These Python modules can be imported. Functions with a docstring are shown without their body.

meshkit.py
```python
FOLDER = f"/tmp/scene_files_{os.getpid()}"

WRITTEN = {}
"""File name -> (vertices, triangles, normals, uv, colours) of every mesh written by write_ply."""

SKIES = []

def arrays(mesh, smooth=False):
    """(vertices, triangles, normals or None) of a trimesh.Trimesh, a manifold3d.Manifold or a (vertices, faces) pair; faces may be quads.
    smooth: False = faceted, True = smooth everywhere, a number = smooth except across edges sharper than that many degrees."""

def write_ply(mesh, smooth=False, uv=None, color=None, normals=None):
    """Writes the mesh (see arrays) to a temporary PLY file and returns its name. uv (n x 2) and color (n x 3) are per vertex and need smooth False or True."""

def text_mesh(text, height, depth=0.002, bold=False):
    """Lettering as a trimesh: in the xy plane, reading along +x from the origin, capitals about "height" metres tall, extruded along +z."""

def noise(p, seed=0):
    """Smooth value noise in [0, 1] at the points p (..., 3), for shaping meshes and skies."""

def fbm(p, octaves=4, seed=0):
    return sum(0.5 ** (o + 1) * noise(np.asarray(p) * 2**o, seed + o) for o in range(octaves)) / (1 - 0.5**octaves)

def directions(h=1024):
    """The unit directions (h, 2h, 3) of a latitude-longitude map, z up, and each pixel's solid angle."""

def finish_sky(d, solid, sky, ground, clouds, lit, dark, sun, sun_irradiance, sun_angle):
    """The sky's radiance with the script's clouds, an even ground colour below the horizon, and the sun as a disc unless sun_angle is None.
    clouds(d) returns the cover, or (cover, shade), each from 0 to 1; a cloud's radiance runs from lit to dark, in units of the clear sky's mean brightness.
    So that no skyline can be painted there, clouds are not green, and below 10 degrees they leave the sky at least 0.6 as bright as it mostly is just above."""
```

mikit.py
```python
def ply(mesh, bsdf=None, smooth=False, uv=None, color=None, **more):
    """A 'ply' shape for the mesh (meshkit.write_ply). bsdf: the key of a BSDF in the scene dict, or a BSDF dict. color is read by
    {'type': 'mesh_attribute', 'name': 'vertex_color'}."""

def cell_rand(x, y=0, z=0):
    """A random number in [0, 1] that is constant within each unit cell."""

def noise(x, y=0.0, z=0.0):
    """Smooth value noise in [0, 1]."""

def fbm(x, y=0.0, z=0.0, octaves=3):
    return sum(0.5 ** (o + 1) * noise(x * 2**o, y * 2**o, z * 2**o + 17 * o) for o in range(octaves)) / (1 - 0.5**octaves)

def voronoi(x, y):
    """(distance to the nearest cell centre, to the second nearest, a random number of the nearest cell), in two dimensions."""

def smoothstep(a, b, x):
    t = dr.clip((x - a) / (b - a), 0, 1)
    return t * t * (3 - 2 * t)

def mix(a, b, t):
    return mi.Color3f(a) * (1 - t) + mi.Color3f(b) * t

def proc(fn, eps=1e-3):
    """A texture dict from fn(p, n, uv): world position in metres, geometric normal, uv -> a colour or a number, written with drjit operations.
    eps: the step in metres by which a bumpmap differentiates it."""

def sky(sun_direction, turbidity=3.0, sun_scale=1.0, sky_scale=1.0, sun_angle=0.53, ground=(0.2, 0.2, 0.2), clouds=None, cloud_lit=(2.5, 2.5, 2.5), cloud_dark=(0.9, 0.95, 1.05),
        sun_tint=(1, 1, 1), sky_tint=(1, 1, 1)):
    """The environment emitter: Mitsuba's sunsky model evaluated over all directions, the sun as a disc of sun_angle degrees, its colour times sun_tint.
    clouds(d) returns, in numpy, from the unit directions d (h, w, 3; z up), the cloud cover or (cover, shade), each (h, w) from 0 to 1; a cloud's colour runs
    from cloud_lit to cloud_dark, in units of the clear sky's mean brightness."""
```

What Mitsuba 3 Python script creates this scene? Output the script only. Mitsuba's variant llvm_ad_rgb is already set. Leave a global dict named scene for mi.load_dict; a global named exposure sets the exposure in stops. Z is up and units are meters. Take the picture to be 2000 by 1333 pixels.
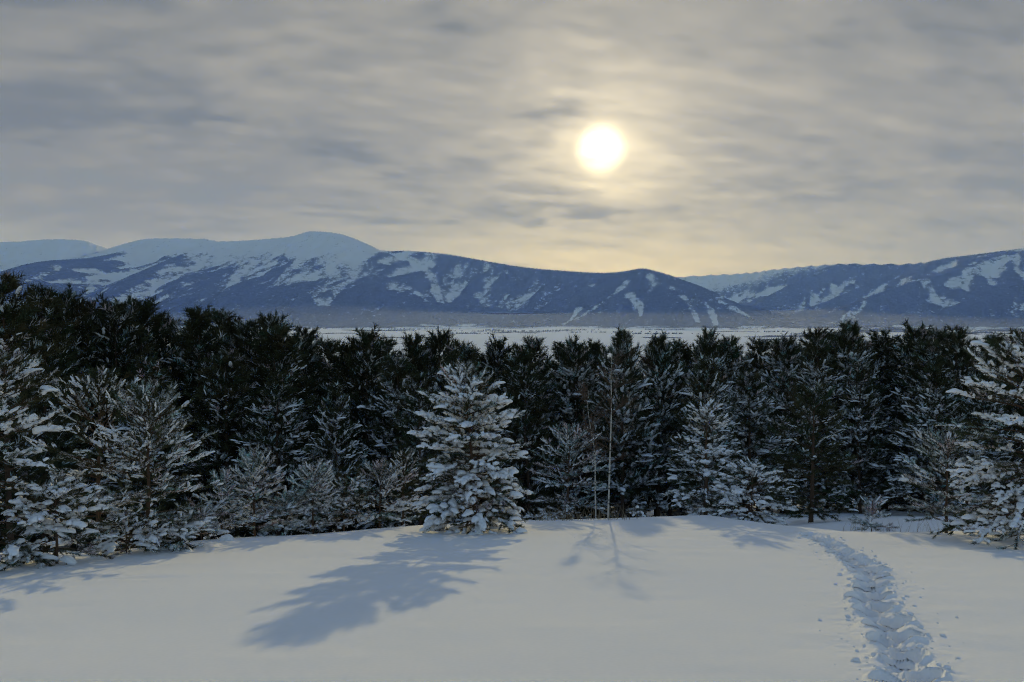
import math
import numpy as np, trimesh, mitsuba as mi, drjit as dr
import mikit, meshkit
from mikit import noise, fbm, voronoi, smoothstep, mix, proc

T = mi.ScalarTransform4f
scene, labels = {}, {}

# ------------------------------------------------------------------ camera, sky, exposure
PITCH = math.radians(2.05)
F_PX = 1570.0                                   # focal length in pixels of the 2000 px wide photograph


def ray(px, py):
    """Direction (x right, y forward, z up) seen at a pixel of the 2000 x 1333 photograph, scaled to y = 1."""
    u, v = (px - 1000.0) / F_PX, -(py - 666.5) / F_PX
    y, z = math.cos(PITCH) + v * math.sin(PITCH), v * math.cos(PITCH) - math.sin(PITCH)
    return np.array([u / y, 1.0, z / y])


scene['camera'] = {'type': 'perspective', 'fov': math.degrees(2 * math.atan(1000 / F_PX)), 'fov_axis': 'x', 'near_clip': 0.1, 'far_clip': 60000.0,
                   'to_world': T().look_at(origin=[0, 0, 0], target=[0, math.cos(PITCH), -math.sin(PITCH)], up=[0, 0, 1]),
                   'medium': {'type': 'ref', 'id': 'haze_air'}}
exposure = 1.3
SUN = ray(1174, 290)
SUN = SUN / np.linalg.norm(SUN)


def cloud_cover(d):
    """Thin high overcast, streaked from the right, glowing round the sun."""
    ang = np.degrees(np.arccos(np.clip(d @ SUN, -1, 1)))
    el = np.degrees(np.arcsin(np.clip(d[..., 2], -1, 1)))
    zz = np.maximum(d[..., 2], 0) + 0.17
    p = np.stack([d[..., 0] / zz, d[..., 1] / zz, np.zeros_like(zz)], -1)
    w = meshkit.fbm(p * [0.9, 0.9, 1], 3, 5)[..., None] - 0.5
    p = p + w * [0.5, 0.25, 0]
    rot = np.stack([p[..., 0] * 0.97 + p[..., 1] * 0.24, -p[..., 0] * 0.24 + p[..., 1] * 0.97, p[..., 2]], -1)
    big = meshkit.fbm(rot * [0.75, 1.5, 1], 4, 11)
    fine = meshkit.fbm(rot * [2.6, 5.6, 1], 5, 23)
    wisp = meshkit.fbm(rot * [7.0, 15.0, 1], 4, 31)
    mott = meshkit.fbm(rot * [13.0, 19.0, 1] + 3.3, 4, 37)
    tex = 0.40 * (big - 0.5) + 0.42 * (fine - 0.5) + 0.46 * (wisp - 0.5) + 0.50 * (mott - 0.5)
    rag = ang * (1 + 0.30 * (fine - 0.5))
    low = np.exp(-(el / 5.0) ** 2)
    edge = ang * (1 + 0.30 * (mott - 0.5) + 0.25 * (wisp - 0.5))
    glow = 0.22 * np.exp(-(edge / 1.52) ** 5) + 0.095 * np.exp(-(rag / 3.5) ** 1.4) + 0.028 * np.exp(-(rag / 8.0) ** 1.3) + 0.023 * np.exp(-(rag / 30.0) ** 1.6) * (1 + 0.5 * low)
    torn = np.clip((0.42 - fine) * 6, 0, 1) * np.clip((0.55 - big) * 8, 0, 1)
    glow = glow * (1 - 0.10 * smoothstep_np(15, 27, el) * smoothstep_np(6, 16, ang))
    lit = glow * (1 + 1.5 * tex) * (1 - 0.40 * torn) + 0.028 * tex + 0.006 - 0.007 * torn
    # the deck thins into blue sky away from the sun, and lets the bright horizon through below it
    cover = 1 - 0.88 * smoothstep_np(36, 92, ang + 30 * (big - 0.5)) - 0.13 * low * np.exp(-(ang / 20.0) ** 2) * smoothstep_np(4, 8, ang)
    return np.clip(cover, 0, 1), 1 - np.clip(lit, 0, 1)


def smoothstep_np(a, b, x):
    t = np.clip((x - a) / (b - a), 0, 1)
    return t * t * (3 - 2 * t)


scene['sky'] = mikit.sky(SUN, turbidity=3.5, sun_scale=1.15, sky_scale=2.9, sun_angle=0.7, ground=(0.35, 0.36, 0.4), clouds=cloud_cover,
                         cloud_lit=(15.8, 13.4, 9.6), cloud_dark=(0.465, 0.51, 0.53), sun_tint=(0.68, 0.92, 1.36), sky_tint=(0.85, 0.92, 1.06))

# ------------------------------------------------------------------ materials
scene['snow_mat'] = {'type': 'bumpmap', 'relief': proc(lambda p, n, uv: fbm(p.x * 3.1, p.y * 2.2, p.z * 3, 3) * 0.010 + noise(p.x * 38, p.y * 38, p.z * 38) * 0.0022, 0.006), 'scale': 1.0,
                     'bsdf': {'type': 'diffuse', 'reflectance': proc(lambda p, n, uv: mix((0.80, 0.815, 0.84), (0.87, 0.875, 0.885), noise(p.x * 55, p.y * 55, p.z * 55) * 0.6 + 0.4 * fbm(p.x * 0.6, p.y * 0.6, 0, 2)))}}
scene['snow_clump'] = {'type': 'twosided', 'bsdf': {'type': 'diffuse', 'reflectance': {'type': 'rgb', 'value': (0.82, 0.835, 0.86)}}}
scene['foliage'] = {'type': 'twosided', 'bsdf': {'type': 'diffuse', 'reflectance': {'type': 'mesh_attribute', 'name': 'vertex_color'}}}


def tag(key, label=None, cat=None, group=None, kind=None):
    e = labels.setdefault(key, {})
    for k, v in (('label', label), ('category', cat), ('group', group), ('kind', kind)):
        if v:
            e[k] = v


_count = {}


def numbered(name):
    n = _count.get(name, 0)
    _count[name] = n + 1
    return name if n == 0 else f'{name}_{n:03d}'


def softplus(x, k):
    return k * np.logaddexp(0, np.asarray(x, float) / k)


def catmull(pts, n):
    """A smooth polyline through the points."""
    pts = np.asarray(pts, float)
    e = np.vstack([2 * pts[0] - pts[1], pts, 2 * pts[-1] - pts[-2]])
    out = []
    for i in range(len(pts) - 1):
        t = np.linspace(0, 1, n, endpoint=False)[:, None]
        a, b, c, d = e[i:i + 4]
        out.append(0.5 * (2 * b + (c - a) * t + (2 * a - 5 * b + 4 * c - d) * t ** 2 + (3 * b - a - 3 * c + d) * t ** 3))
    return np.vstack(out + [pts[-1:]])


# ------------------------------------------------------------------ the hill: meadow of snow, brow, forest slope, valley
VALLEY = -112.0
FALL, BEND, EYE = 0.1636, 0.00002, 1.70      # slope of the meadow at the viewer, how it steepens, eye height


def meadow_hit(px, py):
    """Where the sight line through a pixel meets the open meadow (plan)."""
    r = ray(px, py)
    q = -r[2] - FALL
    t = (q - math.sqrt(max(q * q - 4 * EYE * BEND, 0))) / (2 * BEND)
    return r[:2] * t


BROW_X = [-60, -30, -14, -7.3, -6.4, -5.33, -3.75, -2.56, -1.6, 0.57, 4.6, 5.1, 5.54, 6.4, 7.9, 9.1, 10.2, 30, 60]
BROW_Y = [11.0, 11.2, 11.3, 11.45, 12.6, 13.95, 14.7, 16.1, 17.0, 18.0, 18.6, 17.3, 16.1, 15.2, 15.6, 16.0, 16.1, 18, 20]


def footprints():
    """The trodden line from the viewer to the brow: left and right holes of varied depth, as (x, y, angle, length, width, depth)."""
    rng = np.random.default_rng(77)
    c = catmull(TRAIL, 40)
    s = np.concatenate([[0], np.cumsum(np.linalg.norm(np.diff(c, axis=0), axis=1))])
    out, at, side = [], 0.1, 1
    while at < s[-1]:
        x, y = np.interp(at, s, c[:, 0]), np.interp(at, s, c[:, 1])
        x2, y2 = np.interp(at + 0.3, s, c[:, 0]), np.interp(at + 0.3, s, c[:, 1])
        a = math.atan2(y2 - y, x2 - x + 1e-6) if at < s[-1] - 0.31 else 2.0
        off = side * rng.uniform(0.08, 0.14)
        out.append((x - math.sin(a) * off + rng.normal(0, .03), y + math.cos(a) * off, a + rng.normal(0, .25), rng.uniform(.13, .18), rng.uniform(.08, .115), rng.uniform(.16, .26)))
        at += rng.uniform(.26, .38)
        side = -side
    return np.array(out)


TRAIL = []
for px, py in ((1800, 1400), (1785, 1333), (1752, 1262), (1735, 1215), (1700, 1175), (1708, 1140), (1690, 1112), (1650, 1082), (1606, 1058), (1585, 1048)):
    TRAIL.append(meadow_hit(px, py))
TRAIL = np.array(TRAIL)
STEPS = footprints()
TRAIL_LINE = catmull(TRAIL, 6)


def trail_distance(x, y):
    d = np.full(x.shape, 1e9)
    for i in range(len(TRAIL_LINE) - 1):
        a, b = TRAIL_LINE[i], TRAIL_LINE[i + 1]
        ab = b - a
        t = np.clip(((x - a[0]) * ab[0] + (y - a[1]) * ab[1]) / (ab @ ab), 0, 1)
        d = np.minimum(d, np.hypot(x - a[0] - t * ab[0], y - a[1] - t * ab[1]))
    return d


def ground(x, y, detail=False):
    x, y = np.broadcast_arrays(np.asarray(x, float), np.asarray(y, float))
    p2 = lambda s, o=0.0: np.stack([x * s + o, y * s + o, np.full(x.shape, o)], -1)
    yy = np.clip(y, -25, 24)
    z = -EYE - FALL * np.where(y > -25, y, -25 - 12 * np.tanh((-25 - y) / 40)) - BEND * yy * np.abs(yy) - 2 * 24 * BEND * np.maximum(y - 24, 0)
    over = y - np.interp(x, BROW_X, BROW_Y)
    right = smoothstep_np(5.5, 8.5, x)
    far = smoothstep_np(0, 14, over)
    z = z - (0.125 - 0.055 * right) * softplus(over - 0.2, 0.35) - right * 0.35 * np.exp(-((over - 2.2) / 1.6) ** 2)
    # further down the hill runs out into the valley
    down = softplus(y - 95, 12)
    z = z - 0.07 * down
    z = VALLEY + softplus(z - VALLEY, 5.0) * 1.0
    roll = (meshkit.fbm(p2(0.16, 3.1), 3, 3) - 0.5) * 0.26 + (meshkit.fbm(p2(0.05, 1.7), 2, 4) - 0.5) * 0.5 * far
    z = z + roll * (0.35 + 0.65 * np.clip(np.abs(y) / 12, 0, 1)) + far * (meshkit.fbm(p2(0.5), 3, 8) - 0.5) * 0.35
    if detail:
        z = z + (meshkit.fbm(p2(1.1) * [1, 1.8, 1], 3, 9) - 0.5) * 0.022
        near = (x > 0.5) & (x < 9) & (y > 2) & (y < 21)
        if near.any():
            xs, ys = x[near], y[near]
            d = trail_distance(xs, ys)
            q = np.stack([xs, ys, 0 * xs], -1)
            n1, n2 = meshkit.fbm(q * 5.5, 3, 41), meshkit.fbm(q * 15, 3, 43)
            wide = 0.12 + 0.10 * (meshkit.noise(q * 1.7, 45) - 0.5)
            core = smoothstep_np(wide + 0.10, wide - 0.10, d + 0.10 * (n1 - 0.5))
            dz = -0.05 * core + core * ((n1 - 0.5) * 0.07 + (n2 - 0.5) * 0.03)
            dz += 0.022 * np.exp(-((d - wide - 0.06) / 0.09) ** 2) * (0.2 + 1.6 * n1) + smoothstep_np(0.7, 0.2, d) * (n2 - 0.5) * 0.024
            hole = np.zeros_like(xs)
            for fx, fy, a, l, w, dep in STEPS:
                k = np.abs(xs - fx) + np.abs(ys - fy) < 0.9
                u = ((xs[k] - fx) * math.cos(a) + (ys[k] - fy) * math.sin(a)) / l
                v = (-(xs[k] - fx) * math.sin(a) + (ys[k] - fy) * math.cos(a)) / w
                r = np.sqrt(u * u + v * v) + 0.4 * (n1[k] - 0.5)
                hole[k] = np.minimum(hole[k], -dep * smoothstep_np(1.25, 0.40, r))
                dz[k] += 0.03 * np.exp(-((r - 1.28) / 0.2) ** 2)
            dz = dz * np.clip(1 + hole * 5, 0.15, 1) + hole
            zz = z[near]
            z = z.copy()
            z[near] = zz + dz
        for dx, dy, sx, sy, dep in DENTS:
            z = z - dep * np.exp(-((x - dx) / sx) ** 2 - ((y - dy) / sy) ** 2)
    return z


def on_ground(px, py):
    """The point of the hill seen at a pixel."""
    r = ray(px, py)
    t = np.linspace(3, 120, 4000)
    below = ground(r[0] * t, t) > r[2] * t
    k = t[np.argmax(below)] if below.any() else 30.0
    return np.array([r[0] * k, k, float(ground(r[0] * k, k))])


DENTS = []
for px, py in ((70, 1246), (145, 1200), (240, 1171), (320, 1133), (300, 1160)):
    DENTS.append((*meadow_hit(px, py), 0.16, 0.13, 0.022))


def axis_steps(lo, hi, core, step, grow, most):
    out, s, v = [], step, core[1]
    while v < hi:
        s = min(s * grow, most)
        v += s
        out.append(v)
    left, s, v = [], step, core[0]
    while v > lo:
        s = min(s * grow, most)
        v -= s
        left.append(v)
    return np.array(left[::-1] + list(np.arange(core[0], core[1] + step / 2, step)) + out)


tl = TRAIL_LINE[np.argsort(TRAIL_LINE[:, 1])]
gu = axis_steps(-2600, 2600, (-0.62, 0.62), 0.020, 1.075, 90)
gy = axis_steps(-2600, 1900, (3.9, 16.0), 0.022, 1.06, 90)
U, Y = np.meshgrid(gu, gy, indexing='xy')
X = U + np.interp(gy, tl[:, 1], tl[:, 0])[:, None]      # the grid follows the trodden line
Z = ground(X, Y, True)
V = np.stack([X, Y, Z], -1).reshape(-1, 3)
ny, nx = X.shape
idx = np.arange(ny * nx).reshape(ny, nx)
Q = np.stack([idx[:-1, :-1], idx[:-1, 1:], idx[1:, 1:], idx[1:, :-1]], -1).reshape(-1, 4)
cx, cy = V[Q].mean(1)[:, 0], V[Q].mean(1)[:, 1]
near = (cx > 0.5) & (cx < 9) & (cy > 2) & (cy < 21)
trod = np.zeros(len(Q), bool)
trod[near] = trail_distance(cx[near], cy[near]) < 0.34
brow = cy - np.interp(cx, BROW_X, BROW_Y)
beyond = ~trod & (brow > 1.5)
far_ground = beyond & (cy > 130)
beyond &= ~far_ground


def submesh(q):
    used, inv = np.unique(q, return_inverse=True)
    return V[used], inv.reshape(q.shape)


for name, m in (('snow_field', ~trod & ~beyond & ~far_ground), ('trodden_trail', trod), ('forest_floor', beyond), ('hillside', far_ground)):
    scene[name] = mikit.ply(submesh(Q[m]), 'snow_mat', smooth=True)
tag('snow_field', 'smooth untouched snow slope falling away from the viewer', kind='structure')
tag('trodden_trail', 'deep line of footprints through the snow running to the trees on the right', kind='structure')
tag('forest_floor', 'shaded snow under the pines beyond the brow', kind='structure')
tag('hillside', 'lower snowy hillside hidden behind the forest', kind='structure')

# ------------------------------------------------------------------ mountains and valley floor, 1.5 to 13 km away
def ridge_point(px, py, km):
    r = ray(px, py)
    return r / math.hypot(r[0], 1.0) * km * 1000.0


# crest and spur lines (pixel of the photograph where the line runs, kilometres), slope of the flank, wobble
CRESTS = [
    # far snowy back range on the left
    ([(-500, 470, 12.0), (-250, 482, 12.0), (0, 470, 12.0), (90, 465, 12), (160, 467, 12), (205, 482, 12), (300, 500, 12)], 0.42),
    # main left massif
    ([(150, 500, 10.2), (215, 484, 9.9), (255, 472, 9.7), (295, 465, 9.5), (400, 466, 9.4), (425, 471, 9.3), (520, 466, 9.2), (575, 460, 9.1), (605, 451, 9.0), (652, 454, 8.9), (690, 464, 8.8), (735, 488, 8.8),
      (800, 489, 8.8), (880, 497, 8.6), (960, 511, 8.4), (1010, 519, 8.2), (1080, 527, 8.0), (1180, 532, 7.7), (1230, 527, 7.35), (1255, 523, 7.2), (1290, 531, 7.1), (1335, 546, 7.0), (1400, 572, 6.8), (1460, 600, 6.6), (1540, 632, 6.4)], 0.46),
    # spurs of the left massif
    ([(295, 465, 9.5), (240, 489, 9.0), (170, 503, 8.6), (100, 507, 8.2), (45, 516, 7.9), (0, 531, 7.6), (-100, 562, 7.1), (-260, 600, 6.7)], 0.50),
    ([(425, 471, 9.3), (372, 490, 8.9), (330, 505, 8.5), (280, 527, 8.0), (235, 550, 7.5), (190, 577, 7.0), (120, 612, 6.5)], 0.55),
    ([(590, 456, 9.05), (540, 482, 8.7), (495, 505, 8.3), (455, 530, 7.9), (415, 560, 7.4), (360, 590, 6.9), (300, 618, 6.5)], 0.55),
    ([(650, 454, 8.9), (628, 474, 8.6), (600, 498, 8.2), (575, 525, 7.8), (540, 560, 7.3), (495, 592, 6.8), (450, 618, 6.4)], 0.55),
    ([(690, 464, 8.8), (712, 490, 8.4), (722, 520, 7.9), (705, 552, 7.4), (680, 588, 6.9), (660, 618, 6.4)], 0.58),
    ([(740, 488, 8.8), (775, 510, 8.3), (800, 540, 7.8), (815, 575, 7.2), (830, 612, 6.6)], 0.60),
    ([(975, 513, 8.35), (940, 535, 8.0), (905, 565, 7.5), (875, 595, 7.0), (850, 618, 6.5)], 0.60),
    ([(1080, 527, 8.0), (1062, 555, 7.6), (1035, 590, 7.0), (1010, 620, 6.5)], 0.60),
    ([(1255, 523, 7.2), (1228, 552, 6.9), (1185, 590, 6.6), (1130, 618, 6.3), (1090, 636, 6.1)], 0.62),
    ([(1300, 534, 7.1), (1310, 565, 6.8), (1290, 600, 6.5), (1270, 630, 6.2)], 0.62),
    # right range
    ([(1180, 556, 12.0), (1330, 539, 11.8), (1440, 534, 11.4), (1505, 526, 11.0), (1550, 521, 10.8), (1650, 514, 10.4), (1780, 514, 10.0), (1850, 503, 9.6), (1930, 493, 9.2), (2000, 484, 8.8), (2150, 472, 8.4), (2350, 478, 8.0), (2600, 500, 7.6)], 0.44),
    ([(1655, 514, 10.4), (1590, 536, 9.9), (1540, 556, 9.4), (1495, 582, 8.8), (1462, 606, 8.2)], 0.50),
    ([(1785, 514, 10.0), (1715, 545, 9.3), (1655, 570, 8.7), (1590, 598, 8.0), (1530, 622, 7.4)], 0.52),
    ([(2000, 486, 8.8), (1900, 516, 8.4), (1800, 545, 7.9), (1720, 570, 7.5), (1640, 605, 7.0), (1590, 626, 6.7)], 0.52),
    ([(2200, 500, 7.2), (2080, 525, 7.0), (2000, 548, 6.8), (1900, 580, 6.5), (1820, 612, 6.2), (1770, 632, 6.0)], 0.55),
]
# avalanche chutes, snow fans and a ski run: width in metres at the top, course
CHUTES = [
    (60, [(652, 466), (615, 490), (580, 510), (548, 544), (516, 570), (494, 580)]),
    (170, [(694, 488), (672, 528), (648, 558), (626, 582), (626, 594)]),
    (90, [(655, 512), (640, 545), (606, 572)]),
    (90, [(500, 512), (470, 532), (436, 572)]),
    (150, [(345, 528), (316, 545), (292, 564), (252, 584), (228, 592)]),
    (70, [(372, 546), (330, 566), (292, 578)]),
    (45, [(262, 530), (220, 554), (180, 586)]),
    (60, [(110, 520), (70, 545), (50, 552)]),
    (40, [(182, 545), (176, 562), (170, 574)]),
    (110, [(950, 518), (918, 536), (896, 560), (874, 588)]),
    (90, [(780, 500), (812, 512), (840, 540), (858, 590)]),
    (50, [(790, 560), (820, 578), (835, 590)]),
    (45, [(990, 531), (958, 553), (943, 565)]),
    (34, [(1226, 550), (1200, 574), (1175, 592), (1140, 616), (1098, 634), (1070, 641)]),
    (60, [(1266, 541), (1300, 560), (1336, 572)]),
    (40, [(1228, 576), (1252, 598), (1250, 618)]),
    (36, [(1128, 604), (1112, 627)]),
    (45, [(1330, 580), (1352, 604), (1362, 630)]),
    (45, [(1372, 586), (1390, 612), (1400, 640)]),
    (60, [(1400, 580), (1432, 602), (1462, 622)]),
    (80, [(1682, 533), (1634, 570), (1596, 606)]),
    (60, [(1724, 560), (1680, 595), (1608, 632)]),
    (70, [(1770, 545), (1815, 568), (1844, 598)]),
    (110, [(1960, 508), (1900, 530), (1850, 560)]),
]
BASE = VALLEY - 0.6
az = np.linspace(-0.80, 0.80, 1250)
rr = np.concatenate([np.linspace(1500, 5600, 30)[:-1], np.linspace(5600, 9800, 190)[:-1], np.linspace(9800, 14500, 45)])
A, R = np.meshgrid(az, rr, indexing='xy')
MX, MY = R * np.sin(A), R * np.cos(A)
mp = lambda s, o=0.0: np.stack([MX * s + o, MY * s - o, np.full(MX.shape, o)], -1)
warp1, warp2 = meshkit.fbm(mp(1 / 700.0, 0.3), 3, 61) - 0.5, meshkit.fbm(mp(1 / 700.0, 5.3), 3, 62) - 0.5
wx, wy = MX + warp1 * 260, MY + warp2 * 260
DX, DY = warp1 * 260, warp2 * 260
H = np.full(MX.shape, BASE)
crest_d = np.full(MX.shape, 1e9)
for pts, slope in CRESTS:
    c = np.array([ridge_point(*q) for q in pts])
    c = catmull(c, 2)
    best = np.full(MX.shape, -1e9)
    caz = np.arctan2(c[:, 0], c[:, 1])
    for i in range(len(c) - 1):
        k0, k1 = np.searchsorted(az, [min(caz[i], caz[i + 1]) - 0.20, max(caz[i], caz[i + 1]) + 0.20])
        if k1 - k0 < 2:
            continue
        a, b = c[i], c[i + 1]
        ab = b[:2] - a[:2]
        mx, my, sx, sy = MX[:, k0:k1], MY[:, k0:k1], DX[:, k0:k1], DY[:, k0:k1]
        t = np.clip(((mx - a[0]) * ab[0] + (my - a[1]) * ab[1]) / (ab @ ab), 0, 1)
        qx, qy = mx - a[0] - t * ab[0], my - a[1] - t * ab[1]
        # the wobble is nil on the crest line itself and grows down the flank
        d0 = np.hypot(qx, qy)
        k = np.minimum(d0 / 500, 1)
        d = np.hypot(qx + sx * k, qy + sy * k)
        h = a[2] + t * (b[2] - a[2]) - slope * d * (1 - 0.00012 * np.minimum(d, 2000))
        np.maximum(best[:, k0:k1], h, out=best[:, k0:k1])
        np.minimum(crest_d[:, k0:k1], d0, out=crest_d[:, k0:k1])
    # soft maximum, so that spurs grow out of the flank
    m = np.maximum(H, best)
    H = m + 14 * np.log(np.exp((H - m) / 14) + np.exp(np.maximum((best - m) / 14, -60))) - 14 * math.log(2) * np.exp(-((H - best) / 14) ** 2)
up = np.clip((H - BASE) / 160, 0, 1)
# gullies run down the flanks, the way the spurs do
lean_m = np.interp(A, [-0.5, -0.1, 0.05, 0.2, 0.5], [0.26, 0.20, 0.05, 0.35, 0.45])
gx1, gy1 = wx - lean_m * (wy - 7500), wy
g1 = meshkit.fbm(np.stack([gx1 / 230, gy1 / 900, 0 * wx], -1), 4, 71)
gully = np.clip(1.35 * (1 - np.abs(2 * g1 - 1)) - 0.25, 0, 1)          # 1 on the small ribs, 0 in the gully beds
H = H + up * np.clip(crest_d / 260, 0.04, 1) * ((gully - 0.6) * 75 + (meshkit.fbm(mp(1 / 90.0), 4, 73) - 0.5) * 22)
# the far half of the valley floor is rolling foothills
H = H + smoothstep_np(3800, 6800, R) * (1 - up) * (meshkit.fbm(np.stack([wx / 380, wy / 700, 0 * wx], -1), 4, 77) - 0.36) * 105
H = np.maximum(BASE + softplus(H - BASE, 9.0) - 6.0, BASE) + (meshkit.fbm(mp(1 / 500.0), 3, 75) - 0.5) * 7 * np.clip((R - 2500) / 2000, 0, 1)
MV = np.stack([MX, MY, H], -1).reshape(-1, 3)

# cover: dark conifer wood on spurs and lower flanks, open snow in hollows, chutes and above the tree line
h_ = H - BASE


def blur(a, n):
    for _ in range(n):
        p = np.pad(a, 1, mode='edge')
        a = (a + p[2:, 1:-1] + p[:-2, 1:-1] + p[1:-1, 2:] + p[1:-1, :-2]) / 5
    return a


def wide_blur(a, n):
    small = blur(a[::4, ::4], n)
    i, j = np.arange(a.shape[0]) / 4, np.arange(a.shape[1]) / 4
    i0, j0 = np.minimum(i.astype(int), small.shape[0] - 2), np.minimum(j.astype(int), small.shape[1] - 2)
    fi, fj = np.minimum(i - i0, 1)[:, None], np.minimum(j - j0, 1)[None]
    g = lambda di, dj: small[np.ix_(i0 + di, j0 + dj)]
    return (g(0, 0) * (1 - fi) + g(1, 0) * fi) * (1 - fj) + (g(0, 1) * (1 - fi) + g(1, 1) * fi) * fj


def terrain_hit(px, py):
    """The point of the mountains where the sight line through a pixel first meets them (plan)."""
    r = ray(px, py)
    j = int(np.clip(np.searchsorted(az, math.atan(r[0])), 0, len(az) - 1))
    i = int(np.argmax((H[:, j] > r[2] / math.hypot(r[0], 1) * rr) & (rr > 3000)))
    return MX[i, j], MY[i, j]


hollow = np.clip((blur(H, 20) - H) / 10, -1.5, 1.5)
basin = np.clip((wide_blur(H, 30) - H) / 38, -1.6, 1.6)
patch = meshkit.fbm(np.stack([gx1 / 300, gy1 / 800, 0 * wx], -1), 5, 81) - 0.5
speck = meshkit.fbm(np.stack([gx1 / 70, gy1 / 260, 0 * wx], -1), 4, 83) - 0.5
right_m = smoothstep_np(0.20, 0.30, A)
mid_m = smoothstep_np(-0.16, -0.06, A) * (1 - right_m)
line = 520 + 190 * mid_m + 60 * right_m + 400 * patch
wood = smoothstep_np(230, -190, h_ - line) * 0.95
wood = wood - (0.30 * hollow + 0.62 * basin) * smoothstep_np(40, 260, h_) * smoothstep_np(230, 0, h_ - line) * (1 - 0.35 * mid_m) + 0.50 * speck * smoothstep_np(60, 300, h_) + 0.85 * (gully - 0.62) * smoothstep_np(50, 260, h_) * smoothstep_np(330, 60, h_ - line)
chute = np.zeros(MX.shape)
for wide, pts in CHUTES:
    c = np.array([terrain_hit(*q) for q in pts])
    for i in range(len(c) - 1):
        a, b = c[i], c[i + 1]
        ab = b - a
        t = np.clip(((MX - a[0]) * ab[0] + (MY - a[1]) * ab[1]) / max(ab @ ab, 1), 0, 1)
        d = np.hypot(MX - a[0] - t * ab[0], MY - a[1] - t * ab[1])
        w = wide * (1 - 0.55 * (i + t) / (len(c) - 1)) * (1 + 1.2 * speck)
        np.maximum(chute, smoothstep_np(1.15 * w, 0.55 * w, d), out=chute)
wood = wood * (1 - 0.72 * chute * np.clip(0.75 + 1.6 * speck + 0.8 * patch, 0, 1))
wood = np.clip(wood, 0, 1)
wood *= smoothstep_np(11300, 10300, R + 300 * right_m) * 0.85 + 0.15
flat = smoothstep_np(24, 6, h_)
strip = meshkit.fbm(np.stack([wx / 420, wy / 150, 0 * wx], -1), 4, 91)
wood = wood * (1 - flat) + flat * np.clip((strip - 0.60 + 0.22 * smoothstep_np(4200, 6600, R)) * 8, 0, 0.95) * smoothstep_np(2300, 3200, R)
q = np.arange(MX.size).reshape(MX.shape)
MQ = np.stack([q[:-1, :-1], q[:-1, 1:], q[1:, 1:], q[1:, :-1]], -1).reshape(-1, 4)
hq = h_.ravel()[MQ].mean(1)
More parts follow.
